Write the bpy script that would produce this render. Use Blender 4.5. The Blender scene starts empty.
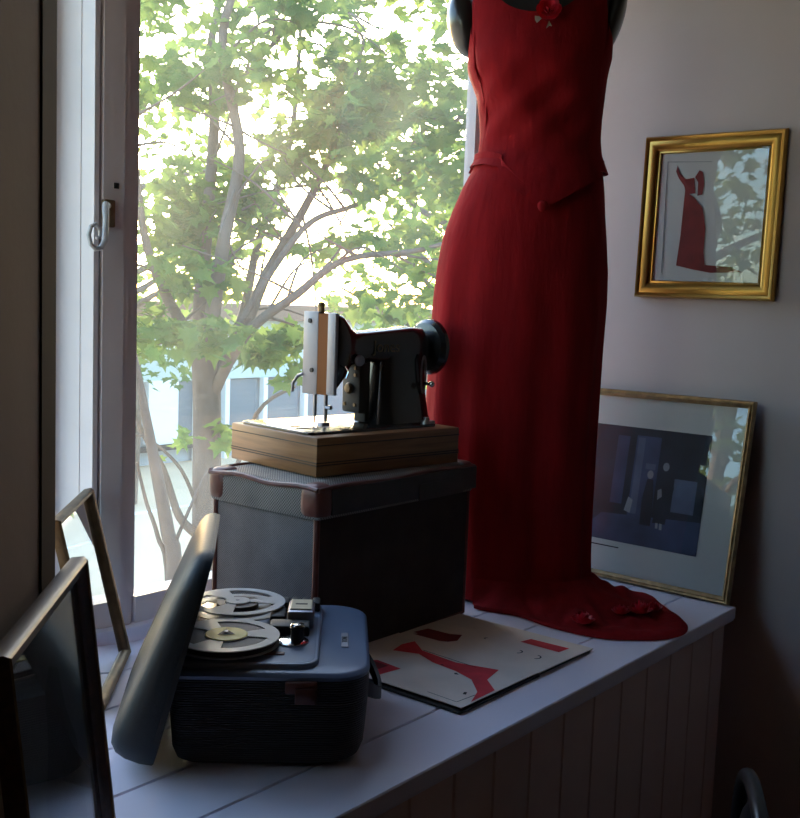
import bpy, bmesh, math, random
from mathutils import Vector, Matrix, noise
S = bpy.context.scene
COL = S.collection
PI = math.pi
R = math.radians
random.seed(7)

# ------------------------------------------------------------------ materials
def mat(name, col, rough=0.6, metal=0.0, spec=0.5, var=0.0, vscale=8.0, bump=0.0, bscale=40.0, coat=0.0, stretch=(1, 1, 1), sheen=0.0, coords='Object', wave=None):
    m = bpy.data.materials.new(name); m.use_nodes = True
    nt = m.node_tree; N = nt.nodes; L = nt.links
    b = N['Principled BSDF']
    b.inputs['Base Color'].default_value = (*col, 1); b.inputs['Roughness'].default_value = rough
    b.inputs['Metallic'].default_value = metal; b.inputs['Specular IOR Level'].default_value = spec
    if coat: b.inputs['Coat Weight'].default_value = coat; b.inputs['Coat Roughness'].default_value = 0.08
    if sheen: b.inputs['Sheen Weight'].default_value = sheen; b.inputs['Sheen Roughness'].default_value = 0.5
    tc = N.new('ShaderNodeTexCoord'); mp = N.new('ShaderNodeMapping'); mp.inputs['Scale'].default_value = stretch
    L.new(tc.outputs[coords], mp.inputs['Vector'])
    if var:
        n = N.new('ShaderNodeTexNoise'); n.inputs['Scale'].default_value = vscale; n.inputs['Detail'].default_value = 5
        L.new(mp.outputs[0], n.inputs['Vector'])
        r = N.new('ShaderNodeValToRGB')
        r.color_ramp.elements[0].position = .3; r.color_ramp.elements[1].position = .7
        r.color_ramp.elements[0].color = (*[max(0, c*(1-var)) for c in col], 1)
        r.color_ramp.elements[1].color = (*[min(1, c*(1+var)) for c in col], 1)
        L.new(n.outputs['Fac'], r.inputs[0]); L.new(r.outputs[0], b.inputs['Base Color'])
    if bump:
        if wave:
            n2 = N.new('ShaderNodeTexWave'); n2.bands_direction = wave; n2.inputs['Scale'].default_value = bscale
            n2.inputs['Distortion'].default_value = 0.2; n2.inputs['Detail'].default_value = 1
        else:
            n2 = N.new('ShaderNodeTexNoise'); n2.inputs['Scale'].default_value = bscale; n2.inputs['Detail'].default_value = 4
        L.new(mp.outputs[0], n2.inputs['Vector'])
        bp = N.new('ShaderNodeBump'); bp.inputs['Strength'].default_value = bump; bp.inputs['Distance'].default_value = 0.002
        L.new(n2.outputs['Fac'], bp.inputs['Height']); L.new(bp.outputs[0], b.inputs['Normal'])
    return m

def glass_mat(name, tint=(1, 1, 1), ior=1.5, veil=0.0):
    m = bpy.data.materials.new(name); m.use_nodes = True
    nt = m.node_tree; N = nt.nodes; L = nt.links
    N.remove(N['Principled BSDF'])
    t = N.new('ShaderNodeBsdfTransparent'); t.inputs[0].default_value = (*tint, 1)
    g = N.new('ShaderNodeBsdfGlossy'); g.inputs['Roughness'].default_value = 0.0
    f = N.new('ShaderNodeFresnel'); ge = N.new('ShaderNodeNewGeometry'); mr = N.new('ShaderNodeMapRange')
    mr.inputs['To Min'].default_value = ior; mr.inputs['To Max'].default_value = 1/ior     # same reflectance from either side of the sheet
    L.new(ge.outputs['Backfacing'], mr.inputs['Value']); L.new(mr.outputs[0], f.inputs[0])
    mx = N.new('ShaderNodeMixShader'); L.new(f.outputs[0], mx.inputs[0]); L.new(t.outputs[0], mx.inputs[1]); L.new(g.outputs[0], mx.inputs[2])
    last = mx
    if veil:  # translucent share imitates a pale lens haze over the view
        tr = N.new('ShaderNodeBsdfTranslucent'); tr.inputs[0].default_value = (.9, .88, .85, 1)
        mx2 = N.new('ShaderNodeMixShader'); L.new(mx.outputs[0], mx2.inputs[1]); L.new(tr.outputs[0], mx2.inputs[2])
        tc = N.new('ShaderNodeTexCoord'); n = N.new('ShaderNodeTexNoise'); n.inputs['Scale'].default_value = 5; n.inputs['Detail'].default_value = 3
        m2 = N.new('ShaderNodeMath'); m2.operation = 'MULTIPLY'; m2.inputs[1].default_value = veil*2
        L.new(tc.outputs['Object'], n.inputs['Vector']); L.new(n.outputs['Fac'], m2.inputs[0]); L.new(m2.outputs[0], mx2.inputs[0]); last = mx2
    L.new(last.outputs[0], N['Material Output'].inputs[0])
    return m

def leaf_mat(name, a, b):
    m = bpy.data.materials.new(name); m.use_nodes = True
    nt = m.node_tree; N = nt.nodes; L = nt.links
    N.remove(N['Principled BSDF'])
    tc = N.new('ShaderNodeTexCoord'); n = N.new('ShaderNodeTexNoise'); n.inputs['Scale'].default_value = 3.0
    L.new(tc.outputs['Object'], n.inputs['Vector'])
    r = N.new('ShaderNodeValToRGB'); r.color_ramp.elements[0].position = .35; r.color_ramp.elements[1].position = .65
    r.color_ramp.elements[0].color = (*a, 1); r.color_ramp.elements[1].color = (*b, 1)
    L.new(n.outputs['Fac'], r.inputs[0])
    d = N.new('ShaderNodeBsdfDiffuse'); t = N.new('ShaderNodeBsdfTranslucent'); mx = N.new('ShaderNodeMixShader'); mx.inputs[0].default_value = .55
    L.new(r.outputs[0], d.inputs[0]); L.new(r.outputs[0], t.inputs[0])
    L.new(d.outputs[0], mx.inputs[1]); L.new(t.outputs[0], mx.inputs[2])
    L.new(mx.outputs[0], N['Material Output'].inputs[0])
    return m

def wood_mat(name, a, b, scale=6, rough=.4, stretch=(1, 12, 12), coat=0.0):
    m = mat(name, a, rough, coat=coat)
    N = m.node_tree.nodes; L = m.node_tree.links; bs = N['Principled BSDF']
    tc = N.new('ShaderNodeTexCoord'); mp = N.new('ShaderNodeMapping'); mp.inputs['Scale'].default_value = stretch
    n = N.new('ShaderNodeTexNoise'); n.inputs['Scale'].default_value = scale; n.inputs['Detail'].default_value = 6; n.inputs['Distortion'].default_value = .6
    r = N.new('ShaderNodeValToRGB'); r.color_ramp.elements[0].position = .35; r.color_ramp.elements[1].position = .66
    r.color_ramp.elements[0].color = (*a, 1); r.color_ramp.elements[1].color = (*b, 1)
    L.new(tc.outputs['Object'], mp.inputs[0]); L.new(mp.outputs[0], n.inputs['Vector']); L.new(n.outputs['Fac'], r.inputs[0]); L.new(r.outputs[0], bs.inputs['Base Color'])
    return m

def weave_mat(name, a, b, scale, rough=.9):
    m = mat(name, a, rough)
    N = m.node_tree.nodes; L = m.node_tree.links; bs = N['Principled BSDF']
    tc = N.new('ShaderNodeTexCoord'); ck = N.new('ShaderNodeTexChecker'); ck.inputs['Scale'].default_value = scale
    ck.inputs[1].default_value = (*a, 1); ck.inputs[2].default_value = (*b, 1)
    n = N.new('ShaderNodeTexNoise'); n.inputs['Scale'].default_value = 14; n.inputs['Detail'].default_value = 6
    mx = N.new('ShaderNodeMixRGB'); mx.blend_type = 'MULTIPLY'; mx.inputs[0].default_value = .55
    L.new(tc.outputs['Object'], ck.inputs[0]); L.new(tc.outputs['Object'], n.inputs['Vector'])
    L.new(ck.outputs[0], mx.inputs[1]); L.new(n.outputs['Fac'], mx.inputs[2]); L.new(mx.outputs[0], bs.inputs['Base Color'])
    bp = N.new('ShaderNodeBump'); bp.inputs['Strength'].default_value = .5; bp.inputs['Distance'].default_value = .001
    L.new(ck.outputs['Fac'], bp.inputs['Height']); L.new(bp.outputs[0], bs.inputs['Normal'])
    return m

M = dict(
    roomwall=mat('far_room_paint', (.15, .105, .09), .8),
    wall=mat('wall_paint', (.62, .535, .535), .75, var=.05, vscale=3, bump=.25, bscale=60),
    pier=mat('shaded_wall_paint', (.31, .225, .19), .85, spec=.15, var=.06, vscale=3, bump=.25, bscale=60),  # same paint as the walls, with the pier's shade put into the colour
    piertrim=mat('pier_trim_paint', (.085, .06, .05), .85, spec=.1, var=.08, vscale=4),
    ceil=mat('ceiling_paint', (.14, .13, .12), .9),
    floor=wood_mat('floor_wood', (.05, .03, .02), (.09, .055, .035), 4, .45),
    white=mat('white_gloss_paint', (.74, .69, .71), .35, var=.05, vscale=5, bump=.15, bscale=30),
    bench=mat('bench_paint', (.80, .75, .86), .42, var=.06, vscale=4, bump=.12, bscale=25, stretch=(.3, 1, 1)),
    panel=mat('panelling_paint', (.76, .56, .51), .5, var=.06, vscale=4),
    glass=glass_mat('veiled_window_glass', veil=.030),  # lens haze over the view, built into the pane
    pglass=glass_mat('picture_glass', ior=1.55),
    chrome=mat('chrome', (.75, .75, .75), .12, 1.0, var=.1, vscale=20),
    steel=mat('worn_steel', (.27, .27, .30), .42, 1.0, var=.2, vscale=14),
    black=mat('black_enamel', (.012, .011, .011), .24, coat=.6),
    blackm=mat('black_matt', (.015, .014, .014), .6),
    plate=mat('dull_nickel_plate', (.26, .26, .29), .45, .35),
    brown=mat('brown_reflection', (.20, .075, .022), .6, spec=.1),  # reflection in the middle of the face plate, put into the colour
    gold=mat('gilt', (.55, .31, .07), .32, .85, var=.10, vscale=12),
    oldgold=mat('worn_gilt', (.40, .27, .13), .42, .7, var=.35, vscale=40, bump=.6, bscale=140),
    darkgold=mat('dark_bronze_frame', (.20, .13, .065), .45, .5, var=.35, vscale=30),
    darkwood=wood_mat('dark_frame_wood', (.035, .015, .010), (.07, .03, .018), 8, .4),
    oak=wood_mat('oak_box', (.18, .085, .034), (.32, .155, .062), 5, .4, (1, 1, 14)),
    oakline=mat('dark_inlay', (.035, .018, .01), .5),
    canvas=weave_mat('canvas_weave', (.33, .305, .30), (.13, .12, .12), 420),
    canvasl=weave_mat('rim_weave', (.38, .35, .32), (.14, .125, .12), 300),
    leather=mat('maroon_leather', (.115, .030, .022), .42, var=.35, vscale=18, bump=.4, bscale=60),
    frontshade=mat('dark_front_shade', (.045, .033, .031), .7, var=.25, vscale=14, bump=.4, bscale=60, spec=.2),  # shade of the case's unlit front, put into a dark colour
    leatherd=mat('dark_leathercloth', (.042, .034, .032), .55, var=.3, vscale=12, bump=.5, bscale=45),
    red=mat('red_crepe', (.24, .007, .010), .9, spec=.12, var=.14, vscale=30, bump=.8, bscale=75, stretch=(1, 1, .22)),
    redflower=mat('red_satin', (.62, .018, .04), .45, var=.2, vscale=40),
    leafcloth=mat('silver_leaf_cloth', (.30, .27, .22), .5),
    manq=mat('mannequin_black', (.016, .015, .015), .28, coat=.5),
    ribbed=mat('ribbed_leathercloth', (.026, .023, .023), .5, bump=.9, bscale=85, wave='Z'),
    lidmat=mat('grey_blue_leathercloth', (.034, .040, .046), .5, spec=.18, var=.12, vscale=6, bump=.25, bscale=120),
    lidin=mat('lid_lining', (.02, .02, .022), .7),
    blue=mat('blue_deck', (.12, .165, .26), .38, var=.06, vscale=6),
    bluel=mat('pale_blue_deck', (.24, .30, .40), .33, .1),
    reel=mat('grey_reel_plastic', (.52, .53, .54), .3),
    reelw=mat('clear_reel_plastic', (.72, .74, .76), .22),
    tape=mat('tape_brown', (.035, .014, .010), .55),
    yellow=mat('yellow_label', (.95, .84, .24), .5),
    cream=mat('cream_plastic', (.62, .56, .40), .35),
    ink=mat('black_ink', (.02, .018, .018), .7),
    paper=mat('aged_paper', (.82, .70, .62), .8, var=.10, vscale=9),
    cover=mat('black_cover', (.02, .018, .018), .6),
    pred=mat('printed_red', (.68, .045, .06), .7, var=.15, vscale=30),
    pdred=mat('printed_dark_red', (.22, .02, .02), .7, var=.2, vscale=30),
    mount=mat('white_mount', (.68, .68, .68), .8),
    mountc=mat('print_mount', (.60, .60, .58), .8),
    bark=mat('bark', (.17, .13, .105), .9, var=.3, vscale=12, bump=.8, bscale=40, stretch=(1, 1, .3)),
    leafa=leaf_mat('maple_leaf', (.105, .21, .06), (.24, .34, .09)),
    leafb=leaf_mat('far_leaf', (.115, .20, .065), (.23, .32, .09)),
    road=mat('sandy_paving', (.78, .56, .36), .9, var=.08, vscale=.8),
    line=mat('white_road_line', (.9, .9, .88), .8),
    facade=mat('facade_grey', (.38, .41, .45), .7, var=.05, vscale=2),
    fascia=mat('fascia_pale_green', (.50, .58, .57), .6),
    shutter=mat('shutter_grey', (.17, .19, .22), .5, bump=.6, bscale=3, wave='Z'),
    wpost=mat('white_post', (.85, .86, .88), .5),
    eave=mat('brown_eave', (.30, .19, .13), .8),
    brick=mat('pink_brick', (.48, .27, .22), .9, var=.12, vscale=5),
    dark=mat('dark_recess', (.03, .03, .035), .4),
    p_dark=mat('print_black_blue', (.018, .022, .040), .7, var=.5, vscale=9),
    p_blue=mat('print_blue', (.05, .065, .14), .7, var=.35, vscale=10),
    p_mid=mat('print_mid_blue', (.10, .12, .20), .7, var=.3, vscale=10),
    p_skin=mat('print_pale', (.30, .29, .33), .7),
    ph_dark=mat('photo_charcoal', (.03, .03, .032), .6, var=.6, vscale=5),
    ph_grey=mat('photo_grey', (.09, .095, .10), .6, var=.3, vscale=6),
    mirror=mat('silvered_mirror', (.78, .80, .80), .02, 1.0),
    grey=mat('grey_painted_iron', (.50, .50, .52), .35),
    rubber=mat('black_rubber', (.012, .012, .014), .3),
)

# ------------------------------------------------------------------ mesh builder
class MB:
    def __init__(s): s.v = []; s.f = []; s.mi = []; s.cur = 0
    def add(s, verts, faces, mtx=None):
        o = len(s.v)
        for p in verts:
            p = Vector(p); s.v.append(mtx @ p if mtx else p)
        for f in faces: s.f.append([i+o for i in f]); s.mi.append(s.cur)
        return s
    def box(s, x0, x1, y0, y1, z0, z1, mtx=None):
        v = [(x, y, z) for x in (x0, x1) for y in (y0, y1) for z in (z0, z1)]
        return s.add(v, [(0, 1, 3, 2), (4, 6, 7, 5), (0, 4, 5, 1), (2, 3, 7, 6), (0, 2, 6, 4), (1, 5, 7, 3)], mtx)
    def rbox(s, x0, x1, y0, y1, z0, z1, r=.005, seg=2, mtx=None):
        bm = bmesh.new(); bmesh.ops.create_cube(bm, size=1)
        for v in bm.verts: v.co = Vector(((x0+x1)/2+v.co.x*(x1-x0), (y0+y1)/2+v.co.y*(y1-y0), (z0+z1)/2+v.co.z*(z1-z0)))
        bmesh.ops.bevel(bm, geom=list(bm.edges), offset=r, segments=seg, profile=.5, affect='EDGES')
        s.frombm(bm, mtx); bm.free(); return s
    def frombm(s, bm, mtx=None):
        bm.verts.index_update()
        return s.add([v.co.copy() for v in bm.verts], [[v.index for v in f.verts] for f in bm.faces], mtx)
    def loft(s, rings, closed=True, cap0=True, cap1=True, mtx=None):
        n = len(rings[0]); v = [p for r in rings for p in r]; f = []
        for i in range(len(rings)-1):
            for j in range(n if closed else n-1):
                a = i*n+j; b = i*n+(j+1) % n
                f.append((a, b, b+n, a+n))
        if cap0: f.append(tuple(range(n))[::-1])
        if cap1: f.append(tuple(range((len(rings)-1)*n, len(rings)*n)))
        return s.add(v, f, mtx)
    def prism(s, poly, z0, z1, mtx=None):
        return s.loft([[(x, y, z0) for x, y in poly], [(x, y, z1) for x, y in poly]], mtx=mtx)
    def rprism(s, poly, z0, z1, b=.004, seg=3, mtx=None):
        # plan polygon, top and bottom edges rounded by shrinking toward the centroid
        cx = sum(p[0] for p in poly)/len(poly); cy = sum(p[1] for p in poly)/len(poly)
        def ins(d):
            out = []
            n = len(poly)
            for i in range(n):
                x, y = poly[i]; xa, ya = poly[i-1]; xb, yb = poly[(i+1) % n]
                t = Vector((xb-xa, yb-ya)).normalized(); nrm = Vector((-t.y, t.x))
                if nrm.dot(Vector((cx-x, cy-y))) < 0: nrm = -nrm
                out.append((x+nrm.x*d, y+nrm.y*d))
            return out
        rings = []
        for k in range(seg+1):
            a = PI/2*k/seg; rings.append([(x, y, z0+b*(1-math.sin(a))) for x, y in ins(b*(1-math.cos(PI/2-a)) if 0 else b*(1-math.sin(a)))][:] if 0 else [(x, y, z0+b*(1-math.sin(a))) for x, y in ins(b*(1-math.cos(a-PI/2)))])
        for k in range(seg+1):
            a = PI/2*k/seg; rings.append([(x, y, z1-b*(1-math.cos(a))) for x, y in ins(b*(1-math.cos(a)))][:] if 0 else [(x, y, z1-b+b*math.sin(a)) for x, y in ins(b*(1-math.cos(a)))])
        return s.loft(rings, mtx=mtx)
    def cyl(s, p0, p1, r0, r1=None, n=20, caps=True):
        p0 = Vector(p0); p1 = Vector(p1); r1 = r0 if r1 is None else r1
        return s.tube([p0, p1], [r0, r1], n, caps)
    def tube(s, pts, rad, n=10, caps=True):
        pts = [Vector(p) for p in pts]
        if not hasattr(rad, '__len__'): rad = [rad]*len(pts)
        t0 = (pts[1]-pts[0]).normalized()
        up = Vector((0, 0, 1)) if abs(t0.z) < .9 else Vector((1, 0, 0))
        u = t0.cross(up).normalized(); rings = []
        for i, p in enumerate(pts):
            a = pts[max(0, i-1)]; b = pts[min(len(pts)-1, i+1)]; t = (b-a).normalized()
            u = (u-t*u.dot(t)).normalized(); w = t.cross(u)
            rings.append([p+(u*math.cos(k*2*PI/n)+w*math.sin(k*2*PI/n))*rad[i] for k in range(n)])
        return s.loft(rings, True, caps, caps)
    def lathe(s, prof, n=32, mtx=None, caps=True):
        return s.loft([[(r*math.cos(k*2*PI/n), r*math.sin(k*2*PI/n), z) for k in range(n)] for r, z in prof], True, caps, caps, mtx)
    def ell(s, c, rx, ry, rz, n=16, m=10, mtx=None):
        prof = []
        for i in range(m+1):
            a = -PI/2+PI*i/m; prof.append((max(.001, math.cos(a)), math.sin(a)))
        v = [[(c[0]+r*rx*math.cos(k*2*PI/n), c[1]+r*ry*math.sin(k*2*PI/n), c[2]+z*rz) for k in range(n)] for r, z in prof]
        return s.loft(v, mtx=mtx)
    def build(s, name, m, parent=None, smooth=35, **props):
        me = bpy.data.meshes.new(name); me.from_pydata([tuple(v) for v in s.v], [], s.f)
        for k in (m if isinstance(m, (list, tuple)) else [m]): me.materials.append(k)
        me.polygons.foreach_set('material_index', s.mi)
        bm = bmesh.new(); bm.from_mesh(me); bmesh.ops.recalc_face_normals(bm, faces=bm.faces[:]); bm.to_mesh(me); bm.free()
        if smooth:
            me.polygons.foreach_set('use_smooth', [True]*len(me.polygons)); me.set_sharp_from_angle(angle=R(smooth))
        me.update()
        o = bpy.data.objects.new(name, me); COL.objects.link(o)
        if parent: o.parent = parent
        for k, v in props.items(): o[k] = v
        return o

def rrect(x0, x1, y0, y1, r, n=6):
    p = []
    for cx, cy, a in ((x1-r, y0+r, -90), (x1-r, y1-r, 0), (x0+r, y1-r, 90), (x0+r, y0+r, 180)):
        for k in range(n+1):
            t = R(a+90*k/n); p.append((cx+r*math.cos(t), cy+r*math.sin(t)))
    return p

def rrect2(x0, x1, y0, y1, rl, rr, n=6):
    p = []
    for cx, cy, a, r in ((x1-rr, y0+rr, -90, rr), (x1-rr, y1-rr, 0, rr), (x0+rl, y1-rl, 90, rl), (x0+rl, y0+rl, 180, rl)):
        for k in range(n+1):
            t = R(a+90*k/n); p.append((cx+r*math.cos(t), cy+r*math.sin(t)))
    return p

def thing(name, label, cat, loc=(0, 0, 0), rz=0, group=None, rot=None):
    o = bpy.data.objects.new(name, None); COL.objects.link(o); o.location = loc
    o.rotation_euler = rot or (0, 0, rz); o.empty_display_size = .05
    o['label'] = label; o['category'] = cat
    if group: o['group'] = group
    return o
def struct(o, label=None):
    o['kind'] = 'structure'
    if label: o['label'] = label
    return o
def text(name, s, size, m, parent, mtx, extr=.0003):
    c = bpy.data.curves.new(name, 'FONT'); c.body = s; c.size = size; c.extrude = extr; c.align_x = 'CENTER'; c.align_y = 'CENTER'
    c.materials.append(m); tmp = bpy.data.objects.new(name, c); COL.objects.link(tmp)
    bpy.context.view_layer.update(); me = bpy.data.meshes.new_from_object(tmp.evaluated_get(bpy.context.evaluated_depsgraph_get()))
    bpy.data.objects.remove(tmp); bpy.data.curves.remove(c)
    o = bpy.data.objects.new(name, me); COL.objects.link(o); o.parent = parent; o.matrix_local = mtx
    return o

FZ = -.70   # floor level; the seat top is z = 0
# ------------------------------------------------------------------ the room
struct(MB().box(-1.8, 2.7, -2.9, 1.9, FZ-.1, FZ).build('floor', M['floor'], smooth=0), 'dark wooden floor of the room')
struct(MB().box(-1.8, 2.7, -2.9, 2.0, 2.05, 2.15).build('ceiling', M['ceil'], smooth=0))
WX = 2.57
struct(MB().box(WX, WX+.17, -2.9, 1.79, FZ, 2.05).build('wall_right', M['wall'], smooth=0), 'pinkish grey plaster wall at the end of the window seat')
struct(MB().box(-1.8, WX, -3.0, -2.9, FZ, 2.05).build('wall_back', M['roomwall'], smooth=0))
struct(MB().box(-1.9, -1.8, -2.9, 0, FZ, 2.05).build('wall_side', M['roomwall'], smooth=0))
# pier to the left of the bay, its room face runs at 45 degrees
d = .41
e = (.747, .747+d)
pier = [(e[0], e[1]), (-1.85, -1.85+d), (-1.85, -1.5+d), (e[0]-.13, e[1]+.14)]
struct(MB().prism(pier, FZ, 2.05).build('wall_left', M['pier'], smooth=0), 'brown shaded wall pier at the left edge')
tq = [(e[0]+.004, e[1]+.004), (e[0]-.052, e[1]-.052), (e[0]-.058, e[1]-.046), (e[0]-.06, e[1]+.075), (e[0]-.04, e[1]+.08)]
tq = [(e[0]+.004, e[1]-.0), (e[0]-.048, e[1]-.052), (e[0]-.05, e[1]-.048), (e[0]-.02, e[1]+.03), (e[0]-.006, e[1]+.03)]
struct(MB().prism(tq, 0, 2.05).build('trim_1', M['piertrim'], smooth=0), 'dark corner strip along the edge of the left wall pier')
# wall under and over the windows
struct(MB().box(1.2, WX, 1.80, 1.93, FZ, .0).box(1.2, WX, 1.72, 1.93, 1.82, 2.05).build('wall_window', M['wall'], smooth=0))
cant = Matrix.Translation((1.2, 1.87, 0)) @ Matrix.Rotation(R(45), 4, 'Z')     # local x runs back along the canted light
struct(MB().box(-.70, .0, 0, .10, FZ, 0, cant).box(-.70, .0, -.05, .1, 1.82, 2.05, cant).build('wall_bay', M['wall'], smooth=0))

# ------------------------------------------------------------------ main window
w = thing('window_1', 'main window with white painted frame looking onto the tree', 'window', (0, 0, 0)); struct(w)
m = MB()
m.box(1.200, 1.211, 1.724, 1.765, 0, 1.82).box(1.200, 1.22, 1.768, 1.87, 0, 1.82)   # mullion with a paint crack
m.box(1.211, 1.30, 1.786, 1.87, 0, 1.82)
m.box(2.515, WX, 1.725, 1.785, 0, 1.82).box(1.212, 2.515, 1.74, 1.87, 1.77, 1.82)
m.build('window_frame', M['white'], w)
m = MB()
m.box(1.219, 1.268, 1.722, 1.784, .02, 1.77).box(1.268, 1.283, 1.727, 1.784, .02, 1.77).box(1.283, 1.300, 1.733, 1.784, .02, 1.77).box(1.300, 1.315, 1.742, 1.784, .02, 1.77)
m.box(2.452, 2.513, 1.735, 1.768, .02, 1.77).box(1.31, 2.455, 1.73, 1.785, .03, .085).box(1.31, 2.455, 1.73, 1.785, 1.71, 1.77)
m.build('sash', M['white'], w)
MB().box(1.31, 2.456, 1.755, 1.759, .06, 1.73).build('pane', M['glass'], w, smooth=0)
MB().rbox(1.19, 2.56, 1.71, 1.90, -.01, .03, .006).build('window_sill', M['bench'], w)
# curled stay fastener on the stile
st = MB()
pts = [(1.222, 1.712, .868), (1.208, 1.698, .868), (1.203, 1.692, .858), (1.202, 1.689, .842), (1.200, 1.687, .822), (1.196, 1.683, .800), (1.186, 1.682, .786), (1.174, 1.681, .783), (1.163, 1.680, .791), (1.158, 1.680, .808), (1.163, 1.680, .824), (1.173, 1.680, .829), (1.183, 1.681, .820), (1.183, 1.681, .806), (1.175, 1.681, .803)]
st.tube(pts, [.0065, .007, .0065, .006, .006, .006, .0052, .0046, .0044, .0042, .004, .0038, .0036, .0033, .003], 10)
st.build('latch_handle', M['grey'], w, label='curled grey handle of the window latch')
MB().rbox(1.214, 1.240, 1.711, 1.7225, .828, .880, .003).build('latch_plate', M['darkgold'], w)
MB().box(1.243, 1.253, 1.7195, 1.7225, .903, .914).build('keep_hole', M['ink'], w)
# canted left light
w2 = thing('window_2', 'narrow canted window light behind the left wall pier', 'window'); struct(w2)
m = MB().box(-.70, -.66, -.03, .06, 0, 1.82, cant).box(-.05, -.0, .0, .06, 0, 1.82, cant).box(-.66, -.05, -.03, .06, 0, .07, cant).box(-.66, -.05, -.03, .06, 1.76, 1.82, cant)
m.build('window_frame', M['white'], w2)
MB().box(-.66, -.05, .02, .024, .06, 1.77, cant).build('pane', M['glass'], w2, smooth=0)

# ------------------------------------------------------------------ window seat
b = thing('window_seat', 'white boarded window seat with beadboard front filling the bay', 'window seat', (1.5, .91, FZ))
def bl(mb, *a, **k): return mb.build(*a, **k)
off = Matrix.Translation((-1.5, -.91, -FZ))
m = MB()
ys = [.91, 1.045, 1.18, 1.315, 1.45, 1.585, 1.74]
for i in range(6):
    y0, y1 = ys[i]+.0012, ys[i+1]-.0012
    xl = max(y0-d, y0-.64 if y0 > 1.3 else y0-d) - .03
    xl = y0-d-.02 if y0 < 1.157 else max(e[0]-.1, y0-.69)
    m.rbox(xl, 2.465, y0, y1, -.03, 0, .0022, 1, off)
m.box(.60, 2.465, .915, 1.79, -.034, -.031, off)
m.build('seat_top', M['bench'], b, smooth=30)
m = MB()
g = .116; x = .52; 
while x < 2.44:
    m.rbox(x+.001, min(x+g, 2.45)-.001, .93, .945, FZ+.09, -.03, .003, 1, off); x += g
m.box(.50, 2.45, .944, .955, FZ, -.03, off).box(.51, 2.45, .922, .944, FZ, FZ+.09, off)
m.build('front_panel', M['panel'], b, smooth=30)
MB().box(2.435, 2.45, .956, 1.72, FZ, -.03, off).build('end_panel', M['panel'], b)

# ------------------------------------------------------------------ frames
def frame(parent, W, H, prof, m, inner=None):
    """moulded frame in the local x-z plane facing -y; profile = (inset, y)"""
    mb = MB(); rings = []
    for i, y in prof:
        rings.append([(i, y, i), (W-i, y, i), (W-i, y, H-i), (i, y, H-i)])
    mb.loft(rings+[rings[0]], True, False, False)
    return mb.build('frame', m, parent, smooth=50)
def rect(mb, x0, x1, z0, z1, y): return mb.add([(x0, y, z0), (x1, y, z0), (x1, y, z1), (x0, y, z1)], [(0, 1, 2, 3)])
def poly(mb, pts, y): return mb.add([(x, y, z) for x, z in pts], [tuple(range(len(pts)))])

# gilt picture on the right wall; local x runs toward the room (-Y), facing -X
t = thing('gilt_framed_picture', 'gilt framed drawing of a red gown hanging on the right wall', 'picture', (WX-.005, 1.271, .744), R(-90), rot=(R(-1.2), R(.55), R(-90)))
W, H = .366, .412
frame(t, W, H, [(0, 0), (0, -.014), (.004, -.022), (.010, -.020), (.012, -.016), (.020, -.019), (.030, -.016), (.036, -.010), (.038, -.008), (.042, -.010), (.044, -.006), (.044, 0)], M['gold'])
MB().box(.002, W-.002, -.003, -.001, .002, H-.002).build('backing_board', M['darkwood'], t)
MB().box(.04, W-.04, -.005, -.0032, .04, H-.04).build('mount', M['mount'], t)
def U(px, pz): return (.03+(px-175)/(685-175)*.36*1.0, H-(pz-120)/(735-120)*H)
def gp(l):
    out = []
    for px, py in l:
        # corner pixels of the frame as seen close up
        f = (py-118)/(722-118); xl = 173-f*33; xr = 684-f*38; u = (px-xl)/(xr-xl)
        out.append((u*W, (1-(py-(133-u*30))/(597+u*48))*H))
    return out
a = MB()
a.cur = 0; poly(a, gp([(292, 236), (300, 262), (322, 288), (326, 335), (356, 355), (388, 395), (400, 470), (395, 560), (400, 610), (495, 618), (535, 638), (420, 640), (350, 626), (294, 612), (308, 500), (316, 400), (322, 330), (318, 312), (296, 282), (286, 258)]), -.0066)
poly(a, gp([(358, 280), (374, 254), (388, 262), (392, 310), (386, 345), (368, 350), (370, 300)]), -.0066)
poly(a, gp([(322, 288), (356, 282), (360, 340), (324, 345)]), -.0067)
a.cur = 1
for q in ([(255, 222), (420, 222), (420, 224), (255, 224)], [(253, 222), (256, 222), (240, 640), (237, 640)]): poly(a, gp(q), -.0064)
a.build('drawing', [M['pdred'], M['shutter']], t, smooth=0)
MB().box(.04, W-.04, -.0095, -.0085, .04, H-.04).build('glass', M['pglass'], t, smooth=0)

# big framed print leaning on the right wall, standing on the seat
ang = R(88)
t = thing('leaning_framed_print', 'wide framed print of a dim interior leaning against right wall behind the dress', 'picture')
W, H = .52, .50
ex = Vector((math.cos(ang+PI), math.sin(ang+PI), 0)); back = Vector((math.sin(ang), -math.cos(ang), 0))
lean = R(9.9)
ez = (Vector((0, 0, 1))*math.cos(lean)+back*math.sin(lean)).normalized(); ey = ez.cross(ex)
BR = Vector((2.462, .926, .0015))
t.matrix_world = Matrix(((ex.x, ey.x, ez.x, 0), (ex.y, ey.y, ez.y, 0), (ex.z, ey.z, ez.z, 0), (0, 0, 0, 1)))
t.location = BR-ex*W
frame(t, W, H, [(0, 0), (0, -.012), (.003, -.018), (.007, -.016), (.010, -.019), (.014, -.014), (.018, -.010), (.018, 0)], M['oldgold'])
MB().box(.002, W-.002, -.003, -.001, .002, H-.002).build('backing_board', M['darkwood'], t)
MB().box(.017, W-.017, -.005, -.0032, .017, H-.017).build('mount', M['mountc'], t)
a = MB(); x0, x1, z0, z1 = .115, .515, .10, .405
a.cur = 0; rect(a, x0, x1, z0, z1, -.0056)
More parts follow.
